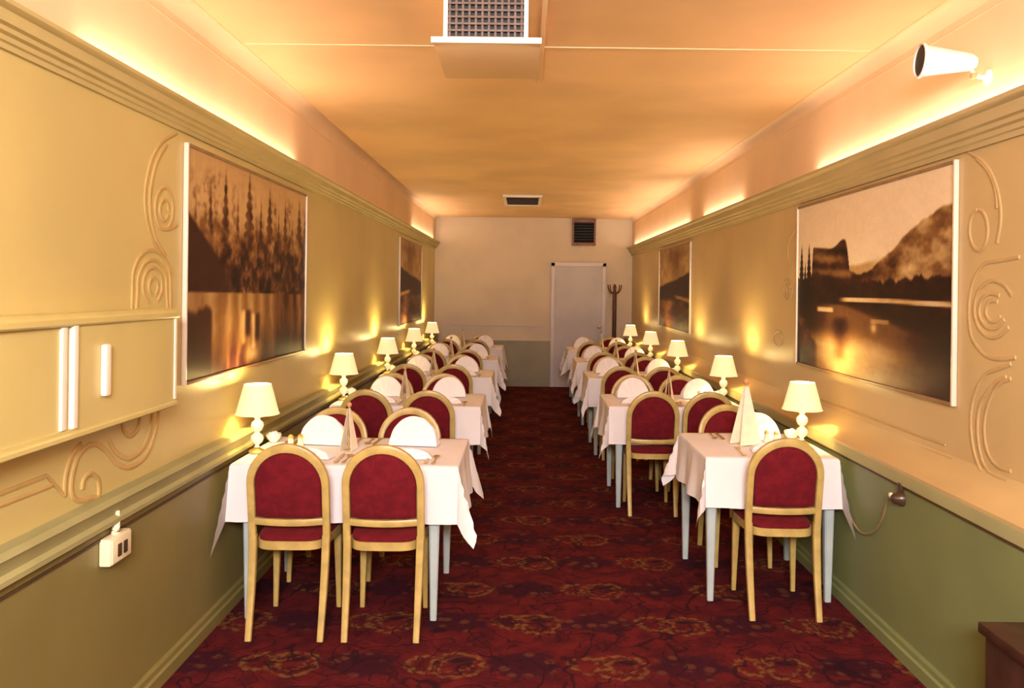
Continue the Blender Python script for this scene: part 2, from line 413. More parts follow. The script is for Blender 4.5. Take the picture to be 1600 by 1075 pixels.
PANEL_R = [[(5.0,.961),(4.463,.963),(3.517,.966)], [(5.0,.905),(4.461,.905),(3.467,.918)]]
def scroll(parent, x, s, groups, mat, r=.0085, sub=4):
    mb = MB()
    for g in groups:
        p = smooth_path([(x, a, b) for a, b in g], sub) if sub > 1 else [Vector((x, a, b)) for a, b in g]
        mb.tube(p, r, r*.5, 8, up=(1, 0, 0))
    mb.build('scroll_moulding', mat, parent, 60)
scroll(wl, XL+.002, -1, SCROLL_L, M['scroll']); scroll(wl, XL+.002, -1, SCROLL_LOW, M['scroll'], .010)
scroll(wl, XL+.002, -1, PANEL_LOW, M['scroll'], .007, 1)
scroll(wr, XR-.002, 1, SCROLL_R, M['scroll_r'], .008); scroll(wr, XR-.002, 1, SCROLL_RF, M['scroll_r'], .008)
scroll(wr, XR-.002, 1, PANEL_R, M['scroll_r'], .006, 1)

# ------------------------------------------------------------------ sepia photographs on the walls
def vnoise(x, y, seed=0):
    xi, yi = np.floor(x), np.floor(y); fx, fy = x-xi, y-yi
    fx, fy = fx*fx*(3-2*fx), fy*fy*(3-2*fy)
    def h(a, b):
        n = np.sin(a*127.1+b*311.7+seed*74.7)*43758.5453; return n-np.floor(n)
    return (h(xi, yi)*(1-fx)+h(xi+1, yi)*fx)*(1-fy)+(h(xi, yi+1)*(1-fx)+h(xi+1, yi+1)*fx)*fy
def fbm(x, y, o=4, seed=0):
    t, a, s = 0, .5, 0
    for k in range(o): t = t+a*vnoise(x*2**k, y*2**k, seed+k); s += a; a *= .55
    return t/s
def sm(a, lo, hi): t = np.clip((a-lo)/(hi-lo), 0, 1); return t*t*(3-2*t)
SEP = np.array([(0, .010, .004, .006), (.2, .052, .014, .013), (.45, .23, .105, .035), (.72, .58, .38, .17), (1, .92, .77, .60)])
def sepia(t): return np.stack([np.interp(t, SEP[:, 0], SEP[:, k]) for k in (1, 2, 3)], -1)
def pic_forest(u, v):
    t = .70+.12*(fbm(u*6, v*4)-.5)
    for x0, wd, top in [(.05,.05,.80),(.14,.035,.93),(.24,.045,.99),(.33,.03,.90),(.42,.06,1.02),(.52,.035,.92),(.6,.06,.98),(.69,.04,.88),(.76,.05,.95),(.84,.04,.83),(.92,.06,.99),(.99,.05,.93)]:
        wv = wd*np.clip((top-v)*2.4, 0, 1)*(.55+.45*np.abs(np.sin(v*60+x0*50)))
        t = t-(.25+.2*fbm(u*30, v*20, 3, 3))*sm(wv-np.abs(u-x0), -.004, .012)
    t = t-.32*sm(.98-v, 0, .12)*np.clip(fbm(u*46, v*30, 4, 21)-.40, 0, 1)*2.2*sm(fbm(u*17, v*2.2, 3, 23), .34, .56)
    band = sm(.74+.10*(fbm(u*9, v*0, 3, 5)-.5)-v, -.06, .16)
    t = t*(1-band)+band*(.34+.85*(fbm(u*30, v*19, 5, 8)-.5)+.25*(fbm(u*24, v*3, 2, 31)-.5))
    low = sm(.60-v, -.08, .14); t = t-low*.10
    cl = sm((.74-1.0*u)-v, -.01, .03)*sm(.30-u, -.02, .08)
    t = t*(1-cl)+cl*(.15+.07*fbm(u*20, v*20, 3, 2))
    sh = .385-.02*u
    wat = sm(sh-v, -.004, .008)
    w_ = .60-.25*np.abs(np.sin(u*31+fbm(u*4, v*3)*4))*fbm(u*18, v*3, 3, 11)-.24*sm(u, .62, .75)*(fbm(u*30, v*4, 3, 4)+.15)+.1*sm(u, .86, .93)
    w_ = w_-.25*sm(.16-v, -.1, .16)
    t = t*(1-wat)+wat*w_
    rk = sm(.27+.06*fbm(u*25, v*0, 2, 9)-v, -.01, .03)*sm(.17-u, 0, .03); t = t*(1-rk)+rk*.2
    for x0, y0, y1, wd in [(.42,.10,.30,.025),(.50,.07,.28,.022)]:
        g = np.exp(-((u-x0)/wd)**2)*sm(v-y0, 0, .03)*sm(y1-v, 0, .03); t = t-g*.35*sm(v-y0-.03, 0, .05)
        t = t+np.exp(-((u-x0+.035)/.018)**2)*sm(v-y0, 0, .03)*sm(y1-v, 0, .03)*.3
    t = t+.5*np.exp(-((u-.46)/.05)**2-((v-.05)/.05)**2)
    return t
def pic_lake(u, v):
    t = .93+.07*(fbm(u*5, v*5)-.5)-.05*v
    n = fbm(u*14, v*14, 5, 3)
    mt = .56+.02*u+.26*sm(u, .50, 1.0)+.05*(fbm(u*14, u*0, 4, 6)-.5)
    k = sm(mt-v, -.004, .012)*sm(u, .38, .42); t = t*(1-k)+k*(.46+.75*(n-.5)+.14*sm(u, .6, .9))
    k = sm(.63-.14*np.abs(u-.62)-v+.03*n, 0, .03)*sm(u, .4, .45)*sm(.66-u, 0, .1); t = t-k*.25
    bt = .735-.02*sm(u, .12, .3)+.045*np.exp(-((u-.385)/.05)**2)-.5*sm(u, .40, .50)-.6*sm(.145-u, 0, .04)
    k = sm(bt-v+.012*(n-.5), -.004, .008); st = .27+.30*np.sin(v*75+u*9)*.35+.55*(n-.5)
    t = t*(1-k)+k*st
    tr = .55+.035*(fbm(u*26, u*0, 4, 4)-.5)*2-.03*sm(u, .1, .5)+.0*u+.02*sm(u, .7, 1)
    k = sm(tr-v, -.004, .015); t = t*(1-k)+k*(.10+.18*(fbm(u*30, v*26, 4, 1)-.35))
    for x0, top in [(.035,.77),(.105,.77),(.07,.66),(.14,.60)]:
        k = sm(.022*np.clip((top-v)*5, 0, 1)*(.6+.4*np.abs(np.sin(v*80)))-np.abs(u-x0), -.003, .004)*sm(v, .36, .40)*sm(top-v, 0, .03); t = t*(1-k)+k*.08
    sh = .375+.015*np.sin(u*5)
    k = sm(sh-v, -.003, .006); d = sh-v
    wt = .10+.05*fbm(u*10, v*40, 3, 7)
    lit = sm(d, .12, .25)*sm(.88-u, -.25, .35); wt = wt+lit*(.30+.18*fbm(u*6, v*12, 3, 9))
    br = sm(u-.10-.0*v, 0, .25)*sm(.25+.28*(1-u)-v, 0, .05)*sm(v-.0, -.1, .2)
    wt = wt+.25*br*sm(.95-u-(.22-v)*1.0, 0, .3)
    wt = wt-.28*np.exp(-((u-.37)/.055)**2)*sm(d, .05, .12)*sm(v, .03, .12)
    t = t*(1-k)+k*wt
    b = sm(.012-np.abs(v-.405-.012*np.sin(u*3)), -.003, .005)*sm(u, .33, .42); t = t*(1-b)+b*(.72+.3*(n-.5))
    b = sm(.014-np.abs(v-.355), -.004, .006)*sm(u, .17, .20)*sm(.33-u, 0, .03); t = t*(1-b)+b*.8
    b = sm(.010-np.abs(v-.31), -.003, .004)*sm(u, .57, .59)*sm(.70-u, 0, .02); t = t*(1-b)+b*.55
    b = np.exp(-((u-.60)/.02)**2-((v-.275)/.025)**2); t = t+.35*b
    rk = sm(.33-.9*u-v+.1*(n-.5), 0, .04)*sm(.2-u, 0, .05); t = t*(1-rk)+rk*(.18+.6*(n-.4))
    return t
def pic_far(u, v, flip=0):
    if flip: u = 1-u
    n = fbm(u*10, v*10, 5, 4)
    t = .62+.3*(n-.5)-.18*np.exp(-((u-.45)/.2)**2-((v-.85)/.15)**2)
    mt = .68-.16*u+.05*(n-.5); k = sm(mt-v, -.01, .03); t = t*(1-k)+k*(.10+.22*(n-.4))
    k = sm(.36-v, -.01, .03); t = t*(1-k)+k*(.28+.35*(fbm(u*8, v*25, 4, 2)-.4))
    b = sm(.02-np.abs(v-.37-.1*(u-.2)), -.01, .01)*sm(.55-u, 0, .2); t = t*(1-b)+b*.62
    return t
def mural(label, s, xw, ya, yb, z0, z1, fn, nu, nv, group='framed sepia landscape photographs'):
    """u runs from the picture's left to its right as seen from the room"""
    d = -s
    t = thing('framed_photograph', label, 'picture', (xw, (ya+yb)/2, z0), 0, group)
    fw = .015
    a, b = (ya+fw, yb-fw); c, e = z0+fw, z1-fw
    us, vs = np.meshgrid(np.linspace(0, 1, nu), np.linspace(0, 1, nv))
    tone = np.clip((fn(us, vs)+.05*(fbm(us*55, vs*38, 3, 41)-.5)-.09)*1.14, 0, 1); rgb = sepia(tone).reshape(-1, 3)
    ys = a+(b-a)*(us if s < 0 else 1-us); zs = c+(e-c)*vs
    P = [(d*.012, y-(ya+yb)/2, z-z0) for y, z in zip(ys.ravel(), zs.ravel())]
    F = [(j*nu+i, j*nu+i+1, (j+1)*nu+i+1, (j+1)*nu+i) for j in range(nv-1) for i in range(nu-1)]
    o = MB().add(P, F).build('photograph_print', M['photo'], t, smooth=0)
    at = o.data.color_attributes.new('tone', 'FLOAT_COLOR', 'POINT')
    at.data.foreach_set('color', np.c_[rgb, np.ones(len(rgb))].astype(np.float32).ravel())
    MB().box(*sorted((d*.001, d*.010)), a-(ya+yb)/2-.01, b-(ya+yb)/2+.01, c-z0-.01, e-z0+.01).build('backing_board', M['dark'], t)
    h, w2 = z1-z0, (yb-ya)/2
    for y0 in (-w2, w2-fw): MB().bbox(*sorted((d*.001, d*.022)), y0, y0+fw, 0, h, .004).build('frame_stile', M['mural_frame'], t)
    for q0 in (0, h-fw): MB().bbox(*sorted((d*.001, d*.021)), -w2+fw, w2-fw, q0, q0+fw, .004).build('frame_rail', M['frame_rail'], t)
mural('large framed sepia photograph of a forest above a pool, beside the wall cabinet', -1, XL, 3.62, 5.62, 1.165, 2.225, pic_forest, 260, 140)
mural('large framed sepia photograph of a mountain lake with a flat-topped butte', 1, XR, 3.43, 5.42, 1.14, 2.16, pic_lake, 260, 140)
mural('framed sepia photograph of a dark mountain on the wainscoted wall, nearest the far blank corner', -1, XL, 9.85, 11.95, 1.15, 2.21, lambda u, v: pic_far(u, v, 0), 90, 60)
mural('framed sepia photograph farther along the lake photograph wall, near the coat stand', 1, XR, 8.9, 10.95, 1.15, 2.14, lambda u, v: pic_far(u, v, 1), 90, 60)

# ------------------------------------------------------------------ wall cabinet with sliding doors
cb = thing('wall_cabinet', 'cream wall cabinet with sliding doors hung beside the large forest photograph', 'cabinet', (XL, 2.6, 1.12))
ya, yb = -.9, .725
MB().box(.001, .085, ya, yb, .02, .36).build('body', M['cream'], cb)
MB().prism([(.001, .352), (.106, .352), (.112, .358), (.112, .374), (.106, .378), (.098, .381), (.098, .39), (.001, .39)], 'y', ya, yb+.012).build('top', M['cream'], cb, 25)
MB().prism([(.001, 0), (.100, 0), (.108, .006), (.108, .018), (.099, .022), (.099, .034), (.001, .034)], 'y', ya, yb+.008).build('bottom_rail', M['cream'], cb, 25)
MB().box(.08, .104, yb-.012, yb+.004, .03, .355).build('end_stile', M['pale'], cb)
d1 = MB().box(.086, .092, ya+.01, -.045, .034, .353).build('door', M['cream'], cb)
MB().bbox(.086, .101, -.092, -.064, .036, .352, .003).build('edge_strip', M['pale'], d1)
d2 = MB().box(.086, .099, -.035, yb-.012, .034, .353).build('door', M['cream'], cb)
MB().bbox(.088, .107, -.036, -.010, .034, .353, .003).build('edge_strip', M['pale'], d2)
MB().bbox(.0985, .121, .135, .172, .112, .285, .010).build('handle', M['pale'], d2)

# ------------------------------------------------------------------ far wall: door, fan grille, coat stand
dr = structure(MB().box(.49, 1.31, YB-.03, YB-.0155, 0, 2.02).build('door_1', M['door']))
mb = MB()
for x0, x1, z0, z1 in ((.445, .505, 0, 2.06), (1.295, 1.355, 0, 2.06), (.445, 1.355, 2.0, 2.065)):
    mb.bbox(x0, x1, YB-.05, YB-.0155, z0, z1, .004)
mb.build('door_casing', M['casing'], dr)
mb = MB()
for x0, x1, z0, z1 in ((.60, 1.20, 1.15, 1.165), (.60, 1.20, 1.88, 1.895), (.60, .615, 1.15, 1.895), (1.185, 1.2, 1.15, 1.895), (.60, 1.2, .2, .215), (.6, 1.2, 1.0, 1.015), (.6, .615, .2, 1.015), (1.185, 1.2, .2, 1.015)):
    mb.box(x0, x1, YB-.036, YB-.029, z0, z1)
mb.build('panel_moulding', M['door'], dr)
MB().lathe([(0, 0), (.026, .002), (.012, .012), (.012, .03), (.026, .04), (.028, .052), (.018, .066), (0, .07)], 14, (1.245, YB-.03, 1.0), Matrix.Rotation(PI/2, 3, 'X')).build('door_knob', M['brass'], dr)
fg = thing('wall_vent', 'dark louvred vent box high on the far wall above the door', 'vent', (.98, YB, 2.345))
mb = MB()
for x0, x1, z0, z1 in ((-.195, .195, 0, .05), (-.195, .195, .385, .445), (-.195, -.165, .05, .385), (.165, .195, .05, .385)):
    mb.bbox(x0, x1, -.06, 0, z0, z1, .004)
mb.build('frame', paint('red_brown_frame', (.20, .085, .045), .5, .15, 12), fg)
MB().box(-.165, .165, -.012, -.002, .05, .385).build('recess', M['black'], fg)
mb = MB()
for k in range(7):
    z = .075+k*.046
    mb.add([(-.165, -.045, z-.008), (.165, -.045, z-.008), (.165, -.02, z+.016), (-.165, -.02, z+.016), (-.165, -.041, z-.011), (.165, -.041, z-.011), (.165, -.016, z+.013), (-.165, -.016, z+.013)],
           [(0, 1, 2, 3), (4, 7, 6, 5), (0, 4, 5, 1), (2, 6, 7, 3), (0, 3, 7, 4), (1, 5, 6, 2)])
mb.build('louvres', M['black'], fg)
cs = thing('coat_stand', 'dark wooden coat stand in the far corner beside the door', 'coat stand', (1.46, 13.42, 0))
MB().lathe([(.034, .25), (.040, .3), (.034, .5), (.032, 1.55), (.036, 1.57), (.022, 1.62), (.03, 1.66), (.018, 1.70), (0, 1.715)], 14).build('pole', M['mahogany'], cs)
for k in range(4):
    a = k*PI/2+.5; c, s_ = math.cos(a), math.sin(a)
    MB().tube(smooth_path([(c*.015, s_*.015, .30), (c*.10, s_*.10, .24), (c*.19, s_*.19, .08), (c*.23, s_*.23, .012)], 4), .014, .012, 8).build('foot', M['mahogany'], cs)
    MB().tube(smooth_path([(c*.015, s_*.015, 1.58), (c*.07, s_*.07, 1.57), (c*.12, s_*.12, 1.63), (c*.13, s_*.13, 1.70)], 4), .009, .009, 8).build('hook', M['mahogany'], cs)

# ------------------------------------------------------------------ ceiling fittings
ac = thing('air_diffuser', 'peach ceiling air diffuser with white-lipped deflector plate and grey grille', 'vent', (-.17, 3.42, ZC))
MB().bbox(-.22, .225, 0, .60, -.182, -.172, .003).build('deflector_plate', M['strip'], ac)
MB().bbox(-.225, .23, -.012, .006, -.190, -.165, .003).build('front_lip', M['pale'], ac)
mb = MB()
mb.box(-.165, .165, .03, .56, -.165, -.001)
mb.build('duct_box', M['black'], ac)
mb = MB()
for k in range(12): mb.box(-.155+k*.027, -.146+k*.027, .012, .028, -.171, -.004)
for k in range(6): mb.box(-.16, .16, .006, .014, -.165+k*.028, -.157+k*.028)
mb.build('grille', M['grille'], ac)
for x in (-.172, .16):
    MB().bbox(x-.004, x+.014, .0, .58, -.171, -.001, .002).build('side_bracket', M['pale'], ac)
cc = MB().bbox(-.011, .011, -.9, .68, -.02, 0, .004)
tag(cc.build('conduit', M['strip'], loc=(0, 0, 0)), 'thin peach cable conduit on the ceiling beside the air diffuser', 'conduit').location = (.072, 4.1, ZC)
cv = thing('ceiling_vent', 'small dark slotted ceiling vent with white frame near the far wall', 'vent', (-.035, 11.1, ZC))
mb = MB()
for x0, x1, y0, y1 in ((-.25, .25, -.62, -.54), (-.25, .25, .44, .52), (-.25, -.21, -.54, .44), (.21, .25, -.54, .44)):
    mb.bbox(x0, x1, y0, y1, -.03, -.001, .004)
mb.build('frame', M['pale'], cv)
MB().box(-.21, .21, -.54, .44, -.010, -.001).build('recess', M['black'], cv)
mb = MB()
for k in range(8): mb.box(-.21, .21, -.50+k*.125, -.48+k*.125, -.024, -.010)
mb.build('louvres', M['dark'], cv)
sl = thing('wall_spotlight', 'white conical spotlight with black mouth bracketed above the lake photograph cornice', 'spotlight', (XR, 3.22, 2.455))
ax = Matrix.Rotation(math.radians(-6), 3, 'Z') @ Matrix.Rotation(math.radians(-90+3), 3, 'Y')   # z axis -> -x
hc = (-.045, .03, .055)
MB().lathe([(0, -.012), (.022, -.008), (.033, .01), (.036, .03), (.060, .185), (.068, .195), (.068, .205), (.062, .205), (.057, .18), (.034, .05), (0, .045)], 28, hc, ax).build('housing', M['spot'], sl)
MB().lathe([(0, .196), (.0615, .196), (.0615, .199), (0, .2)], 28, hc, ax).build('mouth', M['black'], sl)
MB().lathe([(0, 0), (.030, .002), (.030, .010), (.020, .016), (0, .018)], 18, (0, .0, -.01), Matrix.Rotation(-PI/2, 3, 'Y')).build('wall_plate', M['spot'], sl)
MB().tube(smooth_path([(-.014, 0, -.01), (-.04, .0, -.01), (-.055, .01, .005), (-.06, .02, .03)], 4), .008, .008, 10).build('arm', M['spot'], sl)
MB().lathe([(0, -.014), (.012, -.01), (.015, 0), (.012, .01), (0, .014)], 14, (-.056, .008, -.004)).build('knuckle', M['knob'], sl)

# ------------------------------------------------------------------ sockets, cord, low cabinet
so = thing('wall_socket', 'ivory double wall socket below the rail on the olive wainscot', 'socket', (WL, 2.93, .675))
MB().bbox(.0005, .042, -.075, .075, -.045, .05, .008).build('box', M['ivory'], so)
pl = MB().bbox(.040, .046, -.068, .068, -.04, .045, .004).build('cover_plate', M['ivory'], so)
for y in (-.02, .022): MB().bbox(.0455, .0478, y-.013, y+.013, -.022, .022, .003).build('slot', M['socket'], pl)
MB().tube(smooth_path([(.02, .0, .05), (.022, .0, .07), (.014, .015, .1), (.012, .02, .125)], 4), .014, .012, 8).build('conduit', M['ivory'], so)
pg = thing('wall_plug', 'dark brown round plug socket on the sage wainscot under the rail', 'socket', (WR, 3.67, .70))
MB().lathe([(0, 0), (.034, .001), (.034, .012), (.028, .022), (.022, .04), (.012, .05), (0, .052)], 18, (0, 0, 0), Matrix.Rotation(-PI/2, 3, 'Y')).build('body', M['socket'], pg)
MB().bbox(-.02, -.0005, -.014, .014, .03, .068, .003).build('clip', M['socket'], pg)
MB().lathe([(0, 0), (.011, .002), (.011, .014), (0, .018)], 12, (-.035, .02, .01), Matrix.Rotation(-PI/2, 3, 'Y')).build('plug', M['ivory'], pg)
cp = smooth_path([(WR-.04, 3.70, .70), (WR-.03, 3.76, .66), (WR-.016, 3.84, .56), (WR-.012, 3.95, .47), (WR-.012, 4.08, .43), (WR-.012, 4.2, .46), (WR-.012, 4.35, .56), (WR-.012, 4.5, .68)], 6)
tag(MB().tube(cp, .005, .005, 8).build('lamp_cord', M['cord']), 'thin tan cord looping along the sage wainscot to the first table', 'cord')
lc = thing('low_cabinet', 'low dark wooden cabinet with overhanging top against the sage wainscot', 'cabinet', (1.6, 2.25, 0))
MB().bbox(-.09, .055, -.45, .45, .03, .50, .004).build('body', M['dark'], lc)
MB().bbox(-.105, .055, -.47, .47, .50, .535, .005).build('top', M['dark'], lc)
for y in (-.42, .42):
    for x in (-.07, .035): MB().box(x-.015, x+.015, y-.02, y+.02, 0, .03).build('foot', M['dark'], lc)

# ------------------------------------------------------------------ furniture builders (each kind once, then copies)
def make_chair():
    """back at y=0, seat forward (+y); 0.89 m high"""
    t = thing('dining_chair', '', 'chair')
    W = .168                                       # centre line half width of the hoop
    def by(z): return -.035+.075*math.sin(min(1, max(0, z/.46))*PI/2) if z < .46 else .040-.075*((z-.46)/.43)**1.15
    zs = .44
    for s in (-1, 1):                              # rear legs
        p = [(s*(W-.006+.006*z/.46), by(z), z) for z in (0, .1, .2, .3, .38, .46)]
        MB().tube(p, [.0145, .0155, .017, .018, .0185, .0185], [.014, .015, .017, .018, .0185, .0185], 12, up=(0, 1, 0), sq=True).build('leg', M['gilt'], t)
    for s in (-1, 1):                              # front legs
        p = [(s*(.150+.008*(1-z/.42)), .375+.012*(1-z/.42), z) for z in (0, .1, .25, .36, .42)]
        MB().tube(p, [.012, .0135, .017, .02, .021], [.012, .0135, .017, .02, .021], 10, up=(0, 1, 0), sq=True).build('leg', M['gilt'], t)
    hoop = [(-W-.002, z) for z in (.44, .52, .60, .67)]+[(-(W+.002)*math.cos(a), .70+.172*math.sin(a)) for a in [PI*k/18 for k in range(19)]]+[(W+.002, z) for z in (.67, .60, .52, .44)]
    path = [(x, by(z), z) for x, z in hoop]
    wd = [.0175+.004*max(0, (z-.7)/.17) for x, z in hoop]
    MB().tube(path, wd, .0165, 12, up=(0, 1, 0), sq=True).build('back_frame', M['gilt'], t)
    def rail(z, h, d=.012):
        p = [(x, by(z)+.006*0-(.014*(1-(x/W)**2)), z-.006*(1-(x/W)**2)) for x in np.linspace(-W, W, 9)]
        return MB().tube(p, d, h, 10, up=(0, 0, 1), sq=True)
    rail(.528, .0165).build('back_rail', M['gilt'], t)
    # upholstered back: cushion grid inside hoop
    N = 18; out = []
    ring = [(-.150, .545), (0, .538), (.150, .545)]
    outline = [(-.150, z) for z in (.66, .60, .548)]+[(x, .540) for x in (-.10, -.05, 0, .05, .10)]+[(.150, z) for z in (.548, .60, .66)]+[(.152*math.cos(a), .70+.152*math.sin(a)) for a in [PI*k/16 for k in range(17)]]
    cx, cz = 0, .69
    for side, sg in (('f', 1), ('b', -1)):
        vs, fs = [], []
        rings = [(1.0, .002), (.985, .010), (.93, .016), (.8, .021), (.5, .025), (.15, .026)]
        n = len(outline)
        for sc, dp in rings:
            for x, z in outline:
                xx, zz = x*sc, cz+(z-cz)*sc
                vs.append((xx, by(zz)-.012*(1-(xx/.16)**2)*.0+sg*dp, zz))
        for r in range(len(rings)-1):
            for k in range(n):
                a, b = r*n+k, r*n+(k+1) % n
                fs.append((a, b, b+n, a+n))
        fs.append([(len(rings)-1)*n+k for k in range(n)])
        out.append((vs, fs))
    mb = MB()
    for vs, fs in out: mb.add(vs, fs)
    o0 = 0; n = len(outline); o1 = len(out[0][0])
    mb.f += [[k, (k+1) % n, o1+(k+1) % n, o1+k] for k in range(n)]
    mb.build('back_cushion', M['plush'], t, 50)
    # seat frame and cushion: rounded trapezoid
    def seat(sc, z0, z1, crown):
        pts = []
        for k in range(32):
            a = 2*PI*k/32; c, s_ = math.cos(a), math.sin(a); e = .42
            x = math.copysign(abs(c)**e, c); y = math.copysign(abs(s_)**e, s_)
            wx = .172+.018*y
            pts.append((x*wx*sc, .205+y*.195*sc))
        vs, fs = [], []
        layers = [(1, z0), (1, z1)] if not crown else [(1, z0), (1.01, z0+.012), (.985, z1-.014), (.92, z1-.004), (.7, z1+.004), (.3, z1+.008)]
        for s_, z in layers: vs += [(x*s_, .205+(y-.205)*s_, z) for x, y in pts]
        n = 32
        for r in range(len(layers)-1): fs += [(r*n+k, r*n+(k+1) % n, (r+1)*n+(k+1) % n, (r+1)*n+k) for k in range(n)]
        fs += [list(range(n))[::-1], [(len(layers)-1)*n+k for k in range(n)]]
        return MB().add(vs, fs)
    seat(1.0, .398, .437, False).build('seat_frame', M['gilt'], t)
    seat(.97, .437, .466, True).build('seat_cushion', M['plush'], t, 60)
    return t
CHAIR = make_chair()

def make_napkin():
    """napkin pleated into a standing half-round fan, faces along y"""
    n, R = 44, .140
    vs, fs = [], []
    for side in (0, 1):
        for q in (0.02, .5, .86, 1.0):
            r = R*q
            for k in range(n+1):
                a = PI*k/n; z = .003+r*math.sin(a)*1.20; x = r*math.cos(a)
                sp = .045*(1-z/.175)**1.5+.006*(1-q*.6)+.0012
                y = (sp if side else -sp)+.0035*q*math.cos(a*11)-.012*z/.17
                vs.append((x, y, z))
    m = n+1
    for side in (0, 1):
        o = side*4*m
        for r in range(3):
            for k in range(n): fs.append((o+r*m+k, o+r*m+k+1, o+(r+1)*m+k+1, o+(r+1)*m+k))
    o2 = 4*m
    for k in range(n): fs.append((3*m+k, 3*m+k+1, o2+3*m+k+1, o2+3*m+k))
    return tag(MB().add(vs, fs).build('folded_napkin', M['napkin'], smooth=70), '', 'napkin')
NAPKIN = make_napkin()
def make_cutlery(kind):
    mb = MB()
    def strip(prof, zf, th=.0022):
        vs = []
        for y, hw in prof:
            z = zf(y); vs += [(-hw, y, z), (hw, y, z), (hw, y, z+th), (-hw, y, z+th)]
        fs = []
        for i in range(len(prof)-1):
            for k in range(4): fs.append((i*4+k, i*4+(k+1) % 4, (i+1)*4+(k+1) % 4, (i+1)*4+k))
        fs += [(3, 2, 1, 0), [(len(prof)-1)*4+k for k in range(4)]]
        mb.add(vs, fs)
    hz = lambda y: .002+.007*math.exp(-((y-.07)/.04)**2)
    if kind == 'knife':
        strip([(-.10, .007), (-.095, .009), (-.02, .007), (0, .006), (.01, .008), (.08, .009), (.105, .006), (.112, .001)], lambda y: .002, .004)
    elif kind == 'spoon':
        strip([(-.10, .005), (-.095, .010), (-.07, .008), (-.02, .004), (.04, .0035)], hz)
        mb.lathe([(0, 0), (.012, .0015), (.019, .006), (.0185, .0068), (.011, .003), (0, .0018)], 16, (0, 0, 0))
        # move bowl: last lathe verts, stretched along y
        for i in range(len(mb.v)-6*16, len(mb.v)):
            x, y, z = mb.v[i]; mb.v[i] = (x, y*1.45+.064, z+.001)
    else:
        strip([(-.10, .005), (-.095, .010), (-.07, .008), (-.02, .004), (.03, .0035), (.045, .011), (.06, .0125)], hz)
        for k in range(4):
            x = -.0102+k*.0068
            mb.tube([(x, .058, hz(.058)+.001), (x, .08, hz(.08)+.003), (x, .105, .007)], [.0022, .002, .001], .0016, 6)
    return tag(mb.build(kind, M['cutlery'], smooth=50), '', 'cutlery')
CUT = {k: make_cutlery(k) for k in ('fork', 'knife', 'spoon')}

def make_lamp():
    t = thing('table_lamp', '', 'lamp')
    MB().lathe([(0, 0), (.040, .001), (.042, .008), (.036, .014), (.022, .02), (.014, .026), (0, .026)], 24).build('foot', M['brass'], t)
    MB().lathe([(0, .026), (.016, .028), (.010, .036), (.012, .042), (.026, .054), (.033, .070), (.028, .088), (.014, .100), (.012, .106), (.024, .116), (.031, .136), (.028, .154), (.015, .166), (.012, .174), (.018, .180), (.010, .186), (0, .186)], 24).build('body', M['ceramic'], t)
    MB().lathe([(.006, .184), (.006, .215), (.012, .217), (.012, .232), (0, .232)], 12).build('stem', M['brass'], t)
    b = MB().lathe([(0, .232), (.010, .236), (.022, .258), (.024, .275), (.016, .294), (0, .300)], 16).build('bulb', M['bulb'], t)
    prof = [(.110, .197), (.104, .208), (.067, .350), (.0645, .350), (.101, .208), (.107, .199)]
    n = 32; vs, fs = [], []
    for r, z in prof:
        for k in range(n):
            a = 2*PI*k/n; fl = 1+.012*math.cos(8*a)*(r/.112); vs.append((r*fl*math.cos(a), r*fl*math.sin(a), z))
    L = len(prof)
    for i in range(L):
        for k in range(n):
            fs.append((i*n+k, i*n+(k+1) % n, ((i+1) % L)*n+(k+1) % n, ((i+1) % L)*n+k))
    MB().add(vs, fs).build('lamp_shade', M['shade'], t)
    mb = MB()
    for k in range(3):
        a = 2*PI*k/3; mb.tube([(.008*math.cos(a), .008*math.sin(a), .222), (.066*math.cos(a), .066*math.sin(a), .342)], .0015, .0015, 6)
    mb.build('shade_carrier', M['brass'], t)
    l = bpy.data.lights.new('lamp_glow', 'POINT'); l.energy = LAMP_POWER; l.color = (1, .74, .28); l.shadow_soft_size = .03
    o = bpy.data.objects.new('lamp_glow', l); COL.objects.link(o); o.parent = t; o.location = (0, 0, .325)
    return t
LAMP = make_lamp()
def make_menu():
    """tall tapering menu tent on a post with a round knob"""
    t = thing('menu_stand', '', 'menu stand')
    MB().bbox(-.035, .035, -.03, .03, 0, .010, .003).build('base', M['gold_card'], t)
    MB().tube([(0, 0, .008), (0, 0, .335)], .0045, .0045, 10).build('post', M['gold_card'], t)
    MB().lathe([(0, .330), (.012, .334), (.019, .348), (.019, .356), (.012, .370), (0, .374)], 16).build('knob', M['knob'], t)
    mb = MB()
    for s in (-1, 1):
        mb.add([(-.075, s*.045, .006), (.075, s*.045, .006), (.012, s*.006, .325), (-.012, s*.006, .325),
                (-.075, s*.042, .006), (.075, s*.042, .006), (.012, s*.004, .325), (-.012, s*.004, .325)],
               [(0, 1, 2, 3), (7, 6, 5, 4), (0, 4, 5, 1), (1, 5, 6, 2), (2, 6, 7, 3), (3, 7, 4, 0)])
    mb.build('menu_card', M['card'], t, 0)
    return t
MENU = make_menu()
def make_shaker(name):
    t = thing(name, '', 'shaker')
    MB().lathe([(0, 0), (.017, .001), (.019, .006), (.014, .03), (.013, .048), (0, .048)], 14).build('body', M['glassware'], t)
    MB().lathe([(.0135, .047), (.0145, .05), (.0135, .06), (.006, .067), (0, .068)], 14).build('cap', M['brass'], t)
    return t
SALT, PEPPER = make_shaker('salt_shaker'), make_shaker('pepper_shaker')
